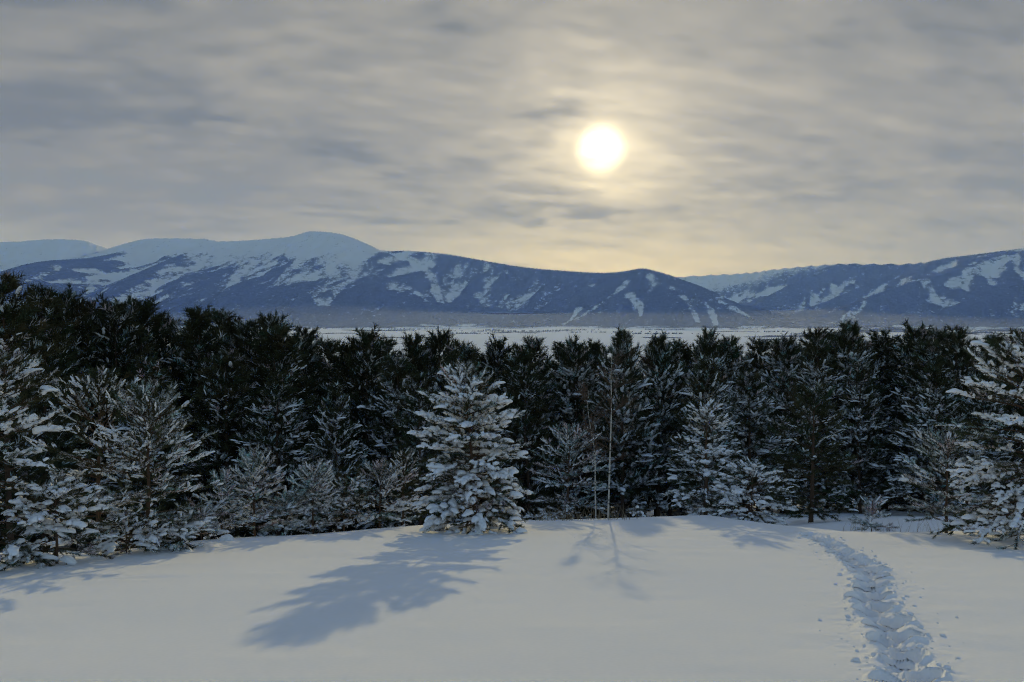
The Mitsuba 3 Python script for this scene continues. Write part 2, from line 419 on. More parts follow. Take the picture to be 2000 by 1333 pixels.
wcol = np.stack([wood.ravel()] * 3, -1)
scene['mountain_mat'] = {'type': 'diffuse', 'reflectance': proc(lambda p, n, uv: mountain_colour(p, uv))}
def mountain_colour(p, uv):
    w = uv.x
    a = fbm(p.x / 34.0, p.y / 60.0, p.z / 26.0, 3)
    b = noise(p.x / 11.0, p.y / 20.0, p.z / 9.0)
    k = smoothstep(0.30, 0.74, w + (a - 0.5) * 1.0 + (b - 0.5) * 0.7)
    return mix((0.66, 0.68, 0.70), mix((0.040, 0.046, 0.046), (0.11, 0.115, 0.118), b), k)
scene['valley_mat'] = {'type': 'diffuse', 'reflectance': proc(lambda p, n, uv: mix((0.88, 0.885, 0.89), (0.07, 0.075, 0.07), smoothstep(0.35, 0.7, uv.x + (fbm(p.x / 60.0, p.y / 40.0, 0, 3) - 0.5) * 0.8)))}
MUV = np.stack([wood.ravel(), h_.ravel() / 1000], -1)
def terrain(mask, mat='mountain_mat'):
    used, inv = np.unique(MQ[mask], return_inverse=True)
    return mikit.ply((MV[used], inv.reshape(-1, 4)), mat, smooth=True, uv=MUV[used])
low = hq < 12
qa = A.ravel()[MQ].mean(1)
qr = R.ravel()[MQ].mean(1)
scene['valley_floor'] = terrain(low, 'valley_mat')
tag('valley_floor', 'pale snow covered valley floor beyond the forest', kind='structure')
east = (qa > 0.215) & (qr > 6900 - 1400 * smoothstep_np(0.33, 0.40, qa))
back = (qa < -0.30) & (qr > 10400)
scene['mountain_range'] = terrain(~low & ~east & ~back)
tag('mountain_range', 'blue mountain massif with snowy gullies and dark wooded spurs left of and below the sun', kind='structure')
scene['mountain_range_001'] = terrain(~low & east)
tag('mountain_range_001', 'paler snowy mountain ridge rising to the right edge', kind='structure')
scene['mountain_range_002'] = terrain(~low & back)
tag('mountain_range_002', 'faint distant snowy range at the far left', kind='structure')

# ------------------------------------------------------------------ the air
scene['haze_air'] = {'type': 'homogeneous', 'albedo': {'type': 'rgb', 'value': (0.93, 0.95, 0.97)}, 'sigma_t': {'type': 'rgb', 'value': (1.2e-5, 2.3e-5, 7.0e-5)}, 'phase': {'type': 'hg', 'g': 0.25}}
HB = (-12500.0, 12500.0, -3200.0, 15200.0, VALLEY - 8.0, 1180.0)
scene['haze'] = {'type': 'cube', 'to_world': T().translate([(HB[0] + HB[1]) / 2, (HB[2] + HB[3]) / 2, (HB[4] + HB[5]) / 2]).scale([(HB[1] - HB[0]) / 2, (HB[3] - HB[2]) / 2, (HB[5] - HB[4]) / 2]),
                 'bsdf': {'type': 'null'}, 'interior': {'type': 'ref', 'id': 'haze_air'}}
tag('haze', 'thin winter haze filling the valley', kind='stuff')
# thicker winter mist lying on the valley floor against the foot of the mountains
scene['mist_air'] = {'type': 'homogeneous', 'albedo': {'type': 'rgb', 'value': (0.95, 0.96, 0.97)}, 'sigma_t': {'type': 'rgb', 'value': (8.0e-5, 9.5e-5, 13e-5)}, 'phase': {'type': 'hg', 'g': 0.25}}
_bank = trimesh.creation.icosphere(subdivisions=6)
_bank.vertices = np.array(_bank.vertices) * [9500, 4300, 135] + [0, 7300, VALLEY]
_bq = np.array(_bank.vertices)
_bank.vertices[:, 2] = VALLEY + (_bq[:, 2] - VALLEY) * (0.45 + 1.1 * meshkit.fbm(_bq * [1 / 1500, 1 / 1800, 0], 3, 99))
_bank.vertices[:, 2] = np.maximum(_bank.vertices[:, 2], VALLEY - 5)
scene['mist'] = mikit.ply(_bank, {'type': 'null'}, interior={'type': 'ref', 'id': 'mist_air'}, exterior={'type': 'ref', 'id': 'haze_air'})
tag('mist', 'low mist lying along the foot of the mountains', kind='stuff')

# tree belts and copses on the valley floor: low conical crowns, too far away to tell apart
rgv = np.random.default_rng(815)
from scipy.interpolate import RegularGridInterpolator
_height = RegularGridInterpolator((rr, az), H, bounds_error=False, fill_value=BASE)
_cells = []
while len(_cells) < 60:
    a_, r_ = rgv.uniform(-0.56, 0.56), rgv.uniform(4000, 6700)
    n_, ln, wd, th = int(rgv.integers(25, 70)), rgv.uniform(25, 130), rgv.uniform(5, 22), rgv.normal(0, 0.25)
    u_, v_ = rgv.normal(0, ln, n_), rgv.normal(0, wd, n_)
    _cells.append(np.stack([r_ * math.sin(a_) + u_ * math.cos(th) - v_ * math.sin(th), r_ * math.cos(a_) + u_ * math.sin(th) + v_ * math.cos(th)], -1))
_p = np.vstack(_cells)
_z = _height(np.stack([np.hypot(_p[:, 0], _p[:, 1]), np.arctan2(_p[:, 0], _p[:, 1])], -1))
_h, _w = rgv.uniform(4, 9, len(_p)), rgv.uniform(2.5, 5.5, len(_p))
_q = np.arange(6) * math.pi / 3
_ringv = np.stack([np.cos(_q), np.sin(_q)], -1)
_tv = np.concatenate([
    np.concatenate([_p[:, None] + _ringv[None] * _w[:, None, None] * 0.6, np.repeat((_z - 1)[:, None, None], 6, 1)], -1),
    np.concatenate([_p[:, None] + _ringv[None] * _w[:, None, None], np.repeat((_z + 0.35 * _h)[:, None, None], 6, 1)], -1),
    np.concatenate([_p[:, None], (_z + _h)[:, None, None]], -1)], 1)
_tf = [[k, (k + 1) % 6, 6 + (k + 1) % 6] for k in range(6)] + [[k, 6 + (k + 1) % 6, 6 + k] for k in range(6)] + [[6 + k, 6 + (k + 1) % 6, 12] for k in range(6)]
scene['valley_wood_mat'] = {'type': 'diffuse', 'reflectance': {'type': 'rgb', 'value': (0.06, 0.065, 0.06)}}
scene['valley_woods'] = mikit.ply((_tv.reshape(-1, 3), (np.array(_tf)[None] + 13 * np.arange(len(_p))[:, None, None]).reshape(-1, 3)), 'valley_wood_mat')
tag('valley_woods', 'dark tree belts and copses on the snowy valley floor', 'wood', kind='stuff')

# ------------------------------------------------------------------ pines: branches of needle tufts carrying snow
UP = np.array([0, 0, 1.0])
_ico = {k: trimesh.creation.icosphere(subdivisions=k) for k in (0, 1, 2)}
_ring = [(-0.82, 0.78), (-0.25, 1.0), (0.35, 0.97), (0.86, 0.70)]
_v = [[-1, 0, 0]] + [[x, r * math.cos(q * math.pi / 3), r * math.sin(q * math.pi / 3)] for x, r in _ring for q in range(6)] + [[1.04, 0, 0]]
_f = [[0, 1 + (q + 1) % 6, 1 + q] for q in range(6)] + [[25, 19 + q, 19 + (q + 1) % 6] for q in range(6)]
for _i in range(3):
    for _q in range(6):
        _a, _b, _c, _d = 1 + 6 * _i + _q, 1 + 6 * _i + (_q + 1) % 6, 7 + 6 * _i + (_q + 1) % 6, 7 + 6 * _i + _q
        _f += [[_a, _b, _c], [_a, _c, _d]]
_ico['low'] = trimesh.Trimesh(_v, _f, process=False)


def unit(v):
    return v / np.maximum(np.linalg.norm(v, axis=-1, keepdims=True), 1e-9)


class Soup:
    """Triangles gathered from many small pieces, with a colour per vertex."""

    def __init__(self):
        self.v, self.f, self.c, self.n = [], [], [], 0

    def add(self, v, f, c):
        self.v.append(v)
        self.f.append(f + self.n)
        self.c.append(np.broadcast_to(c, v.shape))
        self.n += len(v)

    def mesh(self):
        return np.vstack(self.v), np.vstack(self.f), np.vstack(self.c)


def tube_mesh(path, radius, sides=5):
    path = np.asarray(path, float)
    t = unit(np.gradient(path, axis=0))
    a = unit(np.cross(t, np.where(np.abs(t[:, 2:]) < 0.9, UP, [1.0, 0, 0])))
    b = np.cross(t, a)
    ang = np.arange(sides) * 2 * np.pi / sides
    v = path[:, None] + np.broadcast_to(radius, (len(path),))[:, None, None] * (np.cos(ang)[None, :, None] * a[:, None] + np.sin(ang)[None, :, None] * b[:, None])
    i, j = np.meshgrid(np.arange(len(path) - 1), np.arange(sides), indexing='ij')
    q = np.stack([i * sides + j, i * sides + (j + 1) % sides, (i + 1) * sides + (j + 1) % sides, (i + 1) * sides + j], -1).reshape(-1, 4)
    f = np.vstack([q[:, [0, 1, 2]], q[:, [0, 2, 3]]])
    cap = np.array([[(len(path) - 1) * sides + k, (len(path) - 1) * sides + k + 1, (len(path) - 1) * sides] for k in range(1, sides - 1)])
    return v.reshape(-1, 3), np.vstack([f, cap])


def frames(D):
    S = unit(np.cross(D, UP) + 1e-4)
    return S, np.cross(S, D)


def needle_mesh(rng, P, D, L, R, count, width, green, spread=(0.45, 1.0), upward=0.0):
    """count needles round each tuft: thin triangles that lean towards the tip of the shoot."""
    n = len(P)
    S, U = frames(D)
    t = rng.random((n, count)) ** 0.8
    th = rng.uniform(0, 2 * np.pi, (n, count))
    al = rng.uniform(*spread, (n, count))
    th = np.where(rng.random((n, count)) < upward, np.pi / 2 + (th - np.pi) * 0.45, th)       # hoar sits on the upper needles
    rad = np.cos(th)[..., None] * S[:, None] + np.sin(th)[..., None] * U[:, None]
    d = np.cos(al)[..., None] * D[:, None] + np.sin(al)[..., None] * rad
    base = P[:, None] + D[:, None] * (t * L[:, None])[..., None]
    ln = (R[:, None] * rng.uniform(0.8, 1.3, (n, count)))[..., None]
    side = unit(np.cross(d, rng.normal(size=d.shape)))
    w = width * rng.uniform(0.7, 1.3, (n, count))[..., None]
    tri = np.stack([base - side * w / 2, base + side * w / 2, base + d * ln], -2).reshape(-1, 3)
    c = np.asarray(green) * rng.uniform(0.65, 1.35, (n, 1, 1)) * rng.uniform(0.8, 1.2, (n, count, 1)) * np.array([1 + 0.15 * rng.normal(), 1, 1])
    return tri, np.arange(len(tri)).reshape(-1, 3), np.repeat(c.reshape(-1, 3), 3, 0)


def snow_mesh(rng, P, D, L, R, level, thick=1.0, wide=1.0):
    """A lumpy cushion lying along the top of each shoot, flatter underneath; on steep shoots a thinner coat all round."""
    n, m = len(P), _ico[level]
    vt = np.array(m.vertices)
    S, U = frames(D)
    steep = np.abs(D[:, 2])[:, None]
    lump = 1 + rng.uniform(-0.36, 0.36, (n, len(vt)))
    vx, vy, vz = vt[None, :, 0] * (0.9 + 0.1 * lump), vt[None, :, 1] * lump, vt[None, :, 2] * lump
    vz = np.where(vz < 0, vz * 0.55, vz)
    w = (R * wide)[:, None] * (1 - 0.45 * steep)
    h = (R * thick)[:, None] * (1 - 0.35 * steep)
    # heavier towards the root of the shoot than at the tip
    taper = 1 - 0.20 * vx
    x = 0.52 + 0.56 * vx
    v = P[:, None] + D[:, None] * (x * L[:, None])[..., None] + S[:, None] * (vy * w * taper)[..., None] + U[:, None] * ((vz * taper + 0.30 * (1 - steep)) * h)[..., None]
    v[..., 2] -= ((vx ** 2) * 0.10 * L[:, None]) * (1 - steep)
    f = (np.array(m.faces)[None] + (np.arange(n) * len(vt))[:, None, None]).reshape(-1, 3)
    return v.reshape(-1, 3), f


BARK = np.array([0.095, 0.062, 0.042])
GREEN = np.array([0.058, 0.062, 0.032])
FROST = np.array([0.55, 0.58, 0.60])


def grow_branch(rng, base, az, length, elev, droop, curl, k):
    """One branch: (wood path, tufts). Tufts are rows (position, direction, length, radius, u along the branch)."""
    n = 8
    s = np.linspace(0, 1, n)
    el = elev - droop * np.sin(s * np.pi * 0.75) + curl * s ** 2
    az = az + rng.normal(0, 0.10) * s * 2
    step = np.stack([np.cos(el) * np.cos(az), np.cos(el) * np.sin(az), np.sin(el)], -1) * length / (n - 1)
    path = base + np.vstack([np.zeros(3), np.cumsum(step[:-1], 0)])
    at = lambda t: np.array([np.interp(t, s, path[:, q]) for q in range(3)]).T
    T_ = unit(np.gradient(path, axis=0))
    td = lambda t: unit(np.array([np.interp(t, s, T_[:, q]) for q in range(3)]).T)
    woods, tufts = [(path, np.linspace(1, 0.35, n) * k['wood'] * length ** 0.7)], []

    def put(p, d, l):
        tufts.append((*p, *d, l, k['rad'] * (0.75 + 0.35 * rng.random())))

    tl = k['tuft']
    for t in np.arange(0.40, 0.95, max(0.05, tl * 0.75 / max(length, 0.01))):
        put(at(t), td(t), tl)
    tip, dt = at(1.0), td(1.0)
    put(tip, unit(dt + 0.25 * rng.normal(size=3) * 0.4), tl * 1.15)
    gap = k['gap'] / max(length, 0.05)
    sg = 1 if rng.random() < .5 else -1
    t = max(0.16, k['bare'])
    while t < 0.98:
        ls = length * k['side'] * (1.02 - t) ** 0.8 * rng.uniform(0.6, 1.15) * min(1.0, t * 2.5) + tl * 0.3
        p, d = at(t), td(t)
        hz = unit(np.array([-d[1], d[0], 0]) + 1e-6) * sg
        a = rng.uniform(0.65, 1.0)
        dd = unit(d * math.cos(a) + hz * math.sin(a) + UP * (k['lift'] + rng.normal(0, 0.10)))
        m = max(1, int(ls / (tl * 0.8)))
        if ls > tl * 1.2:
            woods.append((np.array([p, p + dd * ls * 0.5, p + dd * ls]), np.array([1, 0.8, 0.5]) * k['wood'] * ls ** 0.7 * 0.8))
        for q in range(m):
            x = (q + 0.35 + 0.5 * rng.random()) / m
            side2 = unit(np.cross(dd, UP)) * (1 if q % 2 else -1)
            spread = 0.0 if q == m - 1 else rng.uniform(0.35, 0.85)
            d2 = unit(dd * math.cos(spread) + side2 * math.sin(spread) + UP * (k['lift'] * 0.9 + rng.normal(0, 0.16)))
            put(p + dd * ls * x * 0.92, d2, tl * rng.uniform(0.75, 1.1))
        sg = -sg
        t += gap * rng.uniform(0.75, 1.3)
    return woods, np.array(tufts)


def pine(seed, H, radius, whorl=0.30, per=(4, 6), elev=(1.0, -0.25), droop=0.30, curl=0.35, tuft=0.16, rad=0.05, gap=0.16, side=0.5, lift=0.12, bare=0.16, wood=0.010,
         needles=26, width=0.006, snow=lambda u, r: 0.8, thick=0.62, wide=0.75, level='low', frost=0.25, start=0.05, trunk=0.030, lean=(0, 0), green=GREEN, top_tufts=5, candle=1.0, clumps=0, patchy=0.3, halves=False, hoar=0.6):
    """A snowy pine with its root at the origin. radius(u): crown radius at height fraction u. Returns the trunk and a list of branches (foliage Soup, snow (v, f))."""
    rng = np.random.default_rng(seed)
    k = dict(tuft=tuft, rad=rad, gap=gap, side=side, lift=lift, bare=bare, wood=wood)
    zz = np.linspace(0, 1, 9)
    bow = np.cumsum(rng.normal(0, 0.012, (9, 2)), 0) * H * 0.35
    axis = np.stack([bow[:, 0] + lean[0] * zz ** 1.3, bow[:, 1] + lean[1] * zz ** 1.3, zz * H], -1)
    axis[0, 2] = -0.5
    ax = lambda u: np.array([np.interp(u, zz, axis[:, q]) for q in range(3)])
    tr = trunk * H
    tp, tf = tube_mesh(axis, np.maximum(tr * (1 - 0.93 * zz ** 0.85), 0.008), 8)
    trunk_soup = Soup()
    trunk_soup.add(tp, tf, BARK)
    branches = []
    u, az = start, rng.uniform(0, 6.28)
    while u < 0.985:
        nb = rng.integers(per[0], per[1] + 1)
        for b in range(nb):
            uu = np.clip(u + rng.normal(0, 0.25) * whorl / H, 0.01, 0.99)
            length = radius(uu) * rng.uniform(0.72, 1.14)
            if length < 0.10:
                continue
            e = elev[1] + (elev[0] - elev[1]) * uu ** 1.4 + rng.normal(0, 0.10)
            L = min(length / max(math.cos(e), 0.5), 0.04 * H + (H * (1.0 - uu) - 0.5 * tuft) / max(math.sin(e + 0.5 * curl), 0.15))
            if L < 0.10:
                continue
            woods, tufts = grow_branch(rng, ax(uu), az + b * 2 * math.pi / nb + rng.normal(0, 0.20), L, e, droop * (1 - 0.7 * uu), curl * (0.15 + 0.85 * uu), k)
            branches.append((uu, length, woods, tufts))
        az += 2.4 + rng.normal(0, 0.2)
        u += whorl / H * rng.uniform(0.8, 1.2) * (1 - 0.35 * u)
    # the leader and its ring of candles
    top = ax(1.0 - 1.7 * tuft * candle / H)
    tt = [(*top, *unit(np.array([0.05 * rng.normal(), 0.05 * rng.normal(), 1.0])), tuft * 1.6 * candle, rad * 0.8)]
    for q in range(top_tufts):
        a = q * 6.28 / top_tufts + rng.uniform(-.3, .3)
        tt.append((*(top + [0.02 * math.cos(a), 0.02 * math.sin(a), -0.06]), *unit(np.array([0.45 * math.cos(a), 0.45 * math.sin(a), 1.0])), tuft * 1.3 * candle, rad * 0.8))
    branches.append((0.99, 0.1, [], np.array(tt)))
    out = []
    for uu, length, woods, tf_ in branches:
        so = Soup()
        for p, r in woods:
            so.add(*tube_mesh(p, np.maximum(r, 0.004), 4), BARK * rng.uniform(0.7, 1.2))
        P, D, L, R = tf_[:, :3], tf_[:, 3:6], tf_[:, 6], tf_[:, 7]
        v, f, c = needle_mesh(rng, P, D, L, R * 1.35, needles, width, green)
        so.add(v, f, c)
        k1 = rng.random(len(P)) < frost
        if k1.any():
            v, f, c = needle_mesh(rng, P[k1], D[k1], L[k1] * 1.02, R[k1] * 1.42, max(3, int(needles * hoar)), width, FROST, upward=0.85)
            so.add(v, f, c)
        rr = np.linalg.norm(P[:, :2] - axis[0, :2], axis=1) / max(length, 0.2)
        load = np.clip(1 + patchy * rng.normal(), 0.05, 1.6)
        keep = np.repeat(rng.random(len(P) // 4 + 1), 4)[:len(P)] * 0.7 + 0.3 * rng.random(len(P)) < load * np.array([snow(uu, q) for q in rr])
        sv = None
        if keep.any():
            sc = rng.uniform(0.75, 1.25, keep.sum()) * (0.7 + 0.3 * load)
            p_, d_, l_, r_ = P[keep], D[keep], L[keep], R[keep] * sc
            if halves:
                # two uneven cushions per shoot instead of one smooth one
                s1 = rng.uniform(0.55, 1.15, (2, len(p_)))
                jit = lambda: rng.normal(0, 0.22, p_.shape) * r_[:, None]
                p_, d_, l_, r_ = (np.vstack([p_ + jit(), p_ + d_ * (0.42 * l_)[:, None] + jit()]), np.vstack([d_, unit(d_ + rng.normal(0, 0.18, d_.shape))]),
                                  np.concatenate([l_ * 0.80 * s1[0], l_ * 0.72 * s1[1]]), np.concatenate([r_ * s1[0], r_ * 0.9 * s1[1]]))
            sv = snow_mesh(rng, p_, d_, l_, r_, level, thick, wide)
            if clumps:
                # heavy cushions that bridge neighbouring shoots
                kk = rng.random(len(P)) < clumps * (1 - 0.6 * uu)
                if kk.any():
                    lo = unit(D[kk] * [1, 1, 0.3])
                    v2, f2 = snow_mesh(rng, P[kk] - lo * L[kk][:, None] * 0.3 + [0, 0, 0.02], lo, L[kk] * 1.5, R[kk] * 1.5, 'low' if level in (0, 'low') else level, thick * 0.9, wide * 1.5)
                    sv = np.vstack([sv[0], v2]), np.vstack([sv[1], f2 + len(sv[0])])
        out.append((uu, so, sv))
    return trunk_soup, out


def ply_soup(so):
    v, f, c = so.mesh()
    return mikit.ply((v, f), 'foliage', color=c)


def place_pine(name, where, tree, rotz=0.0, label=None, group=None):
    """A near tree: trunk and each branch a part, the snow on a branch its sub-part."""
    key = numbered(name)
    m = T().translate([float(q) for q in where]).rotate([0, 0, 1], rotz)
    scene[key + '__trunk'] = {**ply_soup(tree[0]), 'to_world': m}
    for i, (uu, so, sv) in enumerate(tree[1]):
        b = key + '__branch' + (f'_{i:03d}' if i else '')
        scene[b] = {**ply_soup(so), 'to_world': m}
        tag(b, kind='stuff')
        if sv is not None:
            scene[b + '__snow'] = {**mikit.ply(sv, 'snow_clump', smooth=True), 'to_world': m}
            tag(b + '__snow', kind='stuff')
    tag(key, label, 'tree', group)
    return key


def near_pine(name, px, d, py_top, half, label, shape='bush', group=None, rotz=0.0, sink=0.0, **more):
    """A pine rooted where the pixel column px meets the hill at distance d, its top at row py_top, half: its widest half-width in metres."""
    d, half = d * NEARER, half * NEARER
    r = ray(px, 1000)
    w = np.array([r[0] * d, d, float(ground(r[0] * d, d)) - sink])
    H = ray(px, py_top)[2] * d - w[2]
    u, f = SHAPES[shape]
    tree = pine(H=H, radius=lambda q: half * np.interp(q, u, f), **more)
    return place_pine(name, w, tree, rotz, label, group)


NEARER = 0.86
SHAPES = {
    'bush': ([0, .08, .2, .38, .55, .7, .82, .92, 1], [.78, .92, .97, 1.0, .92, .82, .68, .45, .2]),
    'lone': ([0, .08, .2, .38, .55, .7, .82, .92, 1], [.84, .95, 1.0, .96, .84, .66, .40, .20, .08]),
    'cone': ([0, .1, .3, .5, .7, .85, 1], [.85, 1.0, .92, .72, .50, .32, .12]),
    'mound': ([0, .2, .5, .8, 1], [1.0, 1.0, .95, .7, .3]),
    'tall': ([0, .06, .2, .45, .65, .8, .92, 1], [.35, .7, .95, 1.0, .78, .55, .33, .15]),
}
# how the young trees carry their snow
LADEN = dict(whorl=0.22, per=(5, 7), elev=(0.95, -0.34), droop=0.40, curl=0.30, tuft=0.15, rad=0.050, gap=0.14, needles=32, width=0.010, thick=0.78, wide=0.75, frost=0.45, clumps=0.10, patchy=0.5,
             snow=lambda u, r: 0.26 + 0.48 * min(r, 1), trunk=0.020, bare=0.08, halves=True, start=0.025)
FROSTED = dict(whorl=0.21, per=(5, 7), elev=(1.05, -0.10), droop=0.16, curl=0.40, tuft=0.16, rad=0.050, gap=0.15, needles=32, width=0.010, thick=0.55, wide=0.55, frost=0.90, patchy=0.5,
               snow=lambda u, r: 0.16 + 0.42 * min(r, 1), trunk=0.018, candle=1.2, bare=0.08, halves=True, start=0.025, hoar=0.9)
PALE = {**FROSTED, 'snow': lambda u, r: 0.34 + 0.45 * min(r, 1), 'hoar': 1.2, 'frost': 1.0}
SPARSE = dict(whorl=0.32, per=(5, 6), elev=(0.95, -0.05), droop=0.18, curl=0.35, tuft=0.19, rad=0.075, gap=0.19, needles=36, width=0.014, thick=0.40, wide=0.5, frost=0.12, patchy=0.6,
              snow=lambda u, r: 0.16 * (u < .85), trunk=0.022, bare=0.1, halves=True)
G2 = 'frosted young pines along the left brow'

near_pine('young_pine', 930, on_ground(930, 1036)[1] / NEARER, 726, 1.32, 'bushy young pine standing alone in front of the forest, loaded with clumps of snow', 'lone', seed=5,
          **{**LADEN, 'whorl': 0.20, 'per': (7, 9), 'elev': (1.0, -0.38), 'curl': 0.42, 'tuft': 0.15, 'rad': 0.050, 'gap': 0.115, 'needles': 40, 'width': 0.009, 'thick': 0.90, 'wide': 0.72, 'frost': 0.5, 'patchy': 0.5,
             'snow': lambda u, r: 0.12 + 0.48 * min(r, 1), 'start': 0.015, 'top_tufts': 6, 'candle': 1.1, 'clumps': 0.20, 'lean': (-0.24, 0), 'trunk': 0.017})
# left edge
near_pine('young_pine', -18, 12.6, 706, 1.05, 'pine cut by the left edge of the picture, its branches hanging with thick snow', seed=11, **{**LADEN, 'start': 0.03, 'snow': lambda u, r: 0.14 + 0.42 * min(r, 1)})
near_pine('young_pine', 108, 13.0, 935, 0.66, 'small pine bowed under thick snow at the left end of the brow', 'mound', seed=12, **{**LADEN, 'clumps': 0.14, 'elev': (0.7, -0.35)})
near_pine('young_pine', 285, 14.6, 768, 0.98, 'frosted pine with upright pale candles, tallest of the young pines on the left brow', 'bush', seed=13, **{**FROSTED, 'patchy': 0.4, 'frost': 0.45})
near_pine('young_pine', 196, 16.4, 742, 1.15, 'dark green pine behind the frosted pine on the left, long snowy branches reaching left', 'bush', seed=14, **{**FROSTED, 'frost': 0.22, 'whorl': 0.32})
near_pine('young_pine', 352, 14.9, 1006, 0.50, 'low mound of a pine buried in snow at the foot of the tall frosted pine', 'mound', seed=15, **{**LADEN, 'clumps': 0.2, 'whorl': 0.13})
near_pine('young_pine', 245, 14.2, 1000, 0.55, 'low snowy pine bush under the tall frosted pine, left of its trunk', 'mound', seed=16, **{**LADEN, 'clumps': 0.14, 'whorl': 0.14})
# row of saplings between the left pines and the lone pine
near_pine('sapling_pine', 497, 17.9, 890, 0.80, 'tallest frosted sapling in the row left of the lone pine', 'cone', seed=21, **PALE)
near_pine('sapling_pine', 434, 17.3, 934, 0.52, 'frosted sapling at the left end of the row of saplings', 'cone', seed=22, **PALE)
near_pine('sapling_pine', 560, 18.3, 962, 0.50, 'small frosted sapling between the two tallest saplings of the row', 'bush', seed=23, **PALE)
near_pine('sapling_pine', 611, 18.7, 913, 0.68, 'second tallest frosted sapling of the row, right of its middle', 'cone', seed=24, **PALE)
near_pine('sapling_pine', 672, 19.6, 926, 0.62, 'thin dark sapling with a few snowy twigs, right of the second tallest sapling', 'bush', seed=25, **{**FROSTED, 'frost': 0.2, 'patchy': 0.5})
near_pine('sapling_pine', 742, 19.9, 912, 0.80, 'bushy frosted sapling touching the left side of the lone pine', 'bush', seed=26, **{**FROSTED, 'thick': 0.8})
near_pine('sapling_pine', 392, 16.6, 985, 0.42, 'small frosted sapling beside the low snow buried pine', 'bush', seed=27, **PALE)
near_pine('sapling_pine', 788, 21.3, 885, 0.55, 'green sapling with bare upright candles behind the left side of the lone pine', 'cone', seed=28, **{**FROSTED, 'frost': 0.15, 'patchy': 0.5})
# right of the lone pine
near_pine('young_pine', 1108, 24.6, 842, 1.15, 'grey frosted pine right behind the lone pine, beside the birches', 'bush', seed=31, **{**FROSTED, 'whorl': 0.28, 'elev': (1.0, -0.05)})
near_pine('young_pine', 1378, 23.6, 792, 1.30, 'broad snowy pine at the brow, left of the footprints', 'cone', seed=32, **{**LADEN, 'whorl': 0.30, 'thick': 0.75, 'clumps': 0.08})
near_pine('young_pine', 1468, 21.2, 905, 0.98, 'lower snowy pine against the right side of the broad snowy pine', 'mound', seed=33, **{**LADEN, 'thick': 0.8, 'clumps': 0.12})
near_pine('young_pine', 1582, 25.5, 765, 1.30, 'dark pine almost bare of snow behind the end of the footprints', 'tall', seed=34, **{**SPARSE, 'start': 0.09})
near_pine('sapling_pine', 1703, 21.5, 978, 0.42, 'tiny snowy sapling in front of the dark forest right of the footprints', 'cone', seed=35, **PALE)
near_pine('young_pine', 2012, 15.3, 668, 1.55, 'large pine cut by the right edge of the picture, heavy snow on its branches', 'bush', seed=41, **{**LADEN, 'whorl': 0.27, 'thick': 0.85, 'clumps': 0.07, 'needles': 40})
near_pine('young_pine', 1848, 17.6, 852, 0.92, 'frosted pine left of the large pine at the right edge', 'bush', seed=42, **{**FROSTED, 'elev': (0.95, -0.1), 'whorl': 0.27})
near_pine('young_pine', 1945, 16.8, 985, 0.55, 'low snowy pine bush under the large pine at the right edge', 'mound', seed=43, **{**LADEN, 'whorl': 0.2})
near_pine('sapling_pine', 1243, 22.0, 986, 0.20, 'tiny snow capped sapling on the brow right of the birches', 'mound', seed=44, **{**LADEN, 'whorl': 0.10, 'tuft': 0.10, 'needles': 20})

# ------------------------------------------------------------------ the forest: taller pines beyond the brow, instances of a few grown trees
FOREST = dict(H=10.0, whorl=0.48, per=(5, 6), droop=0.12, tuft=0.42, rad=0.20, gap=0.42, side=0.55, lift=0.42, bare=0.20, wood=0.011, needles=26, width=0.040,
              level='low', trunk=0.0125, top_tufts=5, patchy=0.8, halves=True)
KINDS = []
for i in range(14):
    snowy = i < 8
    rg = np.random.default_rng(900 + i)
    f = np.array([.60, .95, 1.0, .94, .72, .44, .19, .05]) * (1 + rg.normal(0, 0.12, 8))
    half = rg.uniform(1.45, 2.25)
    top = rg.uniform(0.50, 0.95)
    tree = pine(seed=700 + i, radius=lambda q: half * np.interp(q, [0, .1, .25, .45, .65, .8, .93, 1], f), start=rg.uniform(0.06, 0.20),
                snow=(lambda u, r: 0.72 * (u < .84) * (0.35 + 0.65 * min(r, 1))) if snowy else (lambda u, r: 0.22 * (u < .90)), thick=0.34 if snowy else 0.24, wide=0.60 if snowy else 0.40, clumps=0.03 if snowy else 0,
                green=GREEN * (0.9 if snowy else 0.85), frost=0.26 if snowy else 0.14, elev=(top, rg.uniform(-0.25, 0.0)), curl=rg.uniform(0.15, 0.40), **FOREST)
    crown, sv, sf, n = Soup(), [], [], 0
    for _, so, s in tree[1]:
        crown.add(*so.mesh())
        if s is not None:
            sv.append(s[0])
            sf.append(s[1] + n)
            n += len(s[0])
    gid = f'pine_kind_{i}'
    scene[gid] = {'type': 'shapegroup', 'trunk': ply_soup(tree[0]), 'crown': ply_soup(crown), 'snow': mikit.ply((np.vstack(sv), np.vstack(sf)), 'snow_clump', smooth=True)}
    KINDS.append(gid)


def forest_pine(px, d, H, kind, rot, label, group=None, stretch=1.0):
    key = numbered('forest_pine')
    x = ray(px, 1000)[0] * d
    z = float(ground(x, d)) - 0.1
    s = H / 10.45
    scene[key] = {'type': 'instance', 'group': {'type': 'ref', 'id': KINDS[kind]}, 'to_world': T().translate([float(x), float(d), z]).rotate([0, 0, 1], float(rot)).scale([float(s * stretch), float(s * stretch), float(s)])}
    tag(key, label, 'tree', group)
    return x


